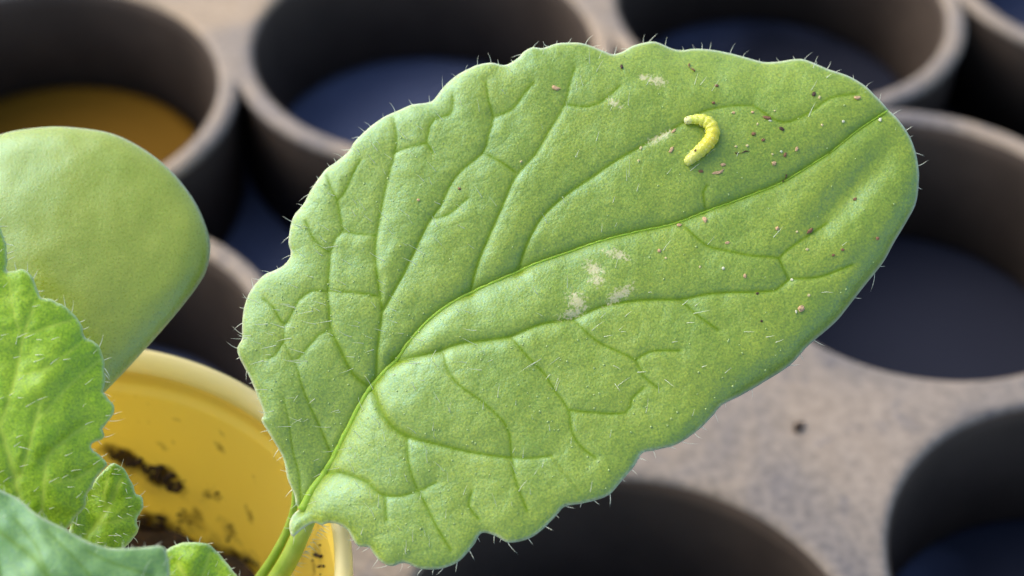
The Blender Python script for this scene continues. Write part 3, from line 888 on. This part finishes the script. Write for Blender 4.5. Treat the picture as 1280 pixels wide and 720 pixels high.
# ------------------------------------------------------------------ crumbs of debris on the leaf
G = 'specks of debris on the broad leaf'
LBL = {'brown': 'tiny brown speck of debris lying on the broad leaf', 'dark': 'tiny dark brown speck of debris lying on the broad leaf', 'tan': 'tiny tan flake of debris lying on the broad leaf',
       'pale': 'tiny pale yellow grain lying on the broad leaf', 'white': 'tiny white grain lying on the broad leaf'}
CR = [(960,146,6,2.3,.1,'brown'),(978,159,3.5,2.2,.5,'dark'),(942,167,2.8,2.4,0,'brown'),(954,174,2.2,2,0,'brown'),(920,183,2.3,2.1,0,'pale'),(934,182,2.4,2.2,0,'pale'),(997,183,2,3.2,.3,'tan'),
 (977,187,2.3,1.9,0,'white'),(982,191,2,3,.2,'brown'),(968,202,3,2.7,0,'tan'),(966,191,1.7,1.5,0,'pale'),(1056,146,2.3,2,0,'white'),(1029,152,2.2,2,0,'pale'),(1075,115,4.6,2.4,0,'tan'),(1104,141,2.4,3.6,.3,'white'),
 (1019,112,2.4,3.4,.2,'dark'),(1026,116,1.8,3.2,.1,'pale'),(896,105,2.6,1.8,.2,'brown'),(892,128,2.3,1.9,0,'brown'),(917,140,2.2,1.6,.2,'tan'),(941,139,1.7,1.8,0,'tan'),(947,154,1.6,2.2,.2,'pale'),(969,136,1.6,1.6,0,'pale'),
 (904,206,3.2,2,-.1,'tan'),(876,215,3.2,1.8,.2,'brown'),(839,189,2,4.2,.6,'tan'),(842,165,3.6,1.5,-.7,'tan'),(801,187,2.2,3,.3,'pale'),(777,85,1.9,3.2,.1,'dark'),
 (881,274,2.4,4,-.3,'tan'),(849,281,3,2.2,0,'tan'),(972,284,2.4,2.8,.5,'tan'),(997,287,1.9,1.8,0,'pale'),(1010,309,2.6,2.4,0,'pale'),(931,345,2,2.8,0,'tan'),(904,336,2.5,2.5,0,'white'),
 (875,334,1.8,2,0,'pale'),(824,315,2.4,2.2,0,'tan'),(991,347,2.2,2.2,0,'white'),(1012,367,2.2,2.4,0,'pale'),(1100,293,2.4,2.2,0,'brown'),(1072,242,2.4,2.2,0,'brown'),(947,366,2,1.7,0,'dark'),(952,401,1.7,1.6,0,'dark'),
 (909,303,3.2,1.6,-.1,'tan'),(996,388,1.6,2.6,0,'white'),(963,149,2.8,1.4,.1,'white'),(1055,309,2.2,1.6,0,'brown'),(1043,316,2,1.6,0,'brown'),(832,324,2,1.7,0,'pale'),(652,205,1.8,1.8,0,'pale'),(798,203,1.8,1.8,0,'pale'),(575,238,2,1.8,0,'brown'),(524,252,2,1.6,0,'tan')]
BIG = [(695,114,5.6,2.6,.35,'tan','curved pinkish-tan flake of debris alone on the left part of the leaf'),(898,216,7,2.1,-.3,'tan','tan splinter of debris just below the caterpillar'),
       (1014,285,4.8,2.6,-.6,'brown','reddish-brown flake of debris below the tip end of the midrib'),(1002,384,3.6,4.2,.4,'tan','large tan flake of debris near the lower leaf margin')]
def crumb(x, y, a, b, ang, colr_, label, k):
    w0, n = leaf_point((x, y))
    ux = px_dir(math.cos(ang), math.sin(ang)); ux -= n * (ux @ n); ux /= np.linalg.norm(ux); uy = np.cross(n, ux)
    bm = bmesh.new(); bmesh.ops.create_icosphere(bm, subdivisions=2, radius=1)
    if colr_ in ('white', 'pale'): a, b = a * .8, b * .8
    c = min(a, b) * .6
    for v in bm.verts:
        kk = 1 + .5 * mnoise.noise(v.co * 1.5 + Vector((k * 1.7, k, 0))) + .2 * mnoise.noise(v.co * 4 + Vector((k, 0, k)))
        q_ = ux * (v.co.x * a * kk) + uy * (v.co.y * b * kk + (.25 * a * v.co.x ** 2 if a > 4.5 else 0)) + n * (v.co.z * c * kk)
        v.co = Vector(q_ * mm)
    me = bpy.data.meshes.new('debris_speck'); bm.to_mesh(me); bm.free()
    o = link('debris_speck', me, MAT['crumb_' + colr_], None, w0 + n * c * .55 * mm)
    return tag(o, label, 'speck', G if label in LBL.values() else None)
def where(x, y):
    dm = seg_dist(np.array([[x, y]], float), mid)
    if math.hypot(x - 876, y - 180) < 50: return 'beside the caterpillar'
    if dm[0][0] < 14: return 'on the midrib'
    if x < 830: return 'on the base half of the leaf'
    if dm[3][0] < 0: return 'between the caterpillar and the leaf tip' if y > 100 else 'by the toothed leaf edge'
    return 'near the lower side vein' if y > 300 else 'just beyond the midrib from the caterpillar'
for k, (x, y, a, b, an, cc) in enumerate(CR):
    lb = {'brown': 'tiny brown speck', 'dark': 'tiny dark brown speck', 'tan': 'tiny tan flake', 'pale': 'tiny pale yellow grain', 'white': 'tiny white grain'}[cc] + ' lying on the leaf blade ' + where(x, y)
    LBL[lb] = lb
    crumb(x, y, a, b, an, cc, lb, k)
# a crumb of soil on the tray's flat web
V, Fc = [], []
d_ = ray([(996, 537)])[0]; hit = CAM + d_ * ((FZ * P - CAM[2]) / d_[2])
for k in range(7): lump(V, Fc, (random.gauss(0, .0005), random.gauss(0, .0004), .0002 + random.random() * .0003), .00045, k)
tag(link('soil_crumb', mesh('soil_crumb', V, Fc), MAT['soil'], None, hit), 'small dark soil crumb lying on the flat web of the tray', 'crumb')
for k, (x, y, a, b, an, cc, lb) in enumerate(BIG): crumb(x, y, a, b, an, cc, lb, 90 + k)
def thread(pxs, r, mat, label):
    w_ = [leaf_point(p, r * mm * .8)[0] for p in spline(pxs, 1.5)]
    o_ = w_[0]
    me = tube_mesh('debris_thread', [p - o_ for p in w_], [r * mm * (.6 + .4 * math.sin(1 + i)) for i in range(len(w_))], 7)
    tag(link('debris_thread', me, MAT[mat], None, o_), label, 'thread')
thread([(919,191),(924,191.5),(928,190.5),(932,188.5),(937,189)], .9, 'crumb_dark', 'short dark thread lying right of the caterpillar')
thread([(862,76),(861,79),(863,82),(866,83.5),(869,86)], 1.1, 'crumb_brown', 'short curled brown thread near the upper leaf margin')
thread([(984,214),(983.5,218),(981,222),(979,223)], .9, 'crumb_dark', 'tiny dark curved thread lying across the midrib')
# a speck on the caterpillar's back
i = int(.80 * n_); p0 = Vc_[i, 9] + CO
V, Fc = [], []; lump(V, Fc, (0, 0, 0), 1.9 * mm, 5)
tag(link('debris_speck', mesh('debris_speck', V, Fc), MAT['crumb_brown'], None, p0), 'brown speck stuck on the back of the caterpillar', 'speck')
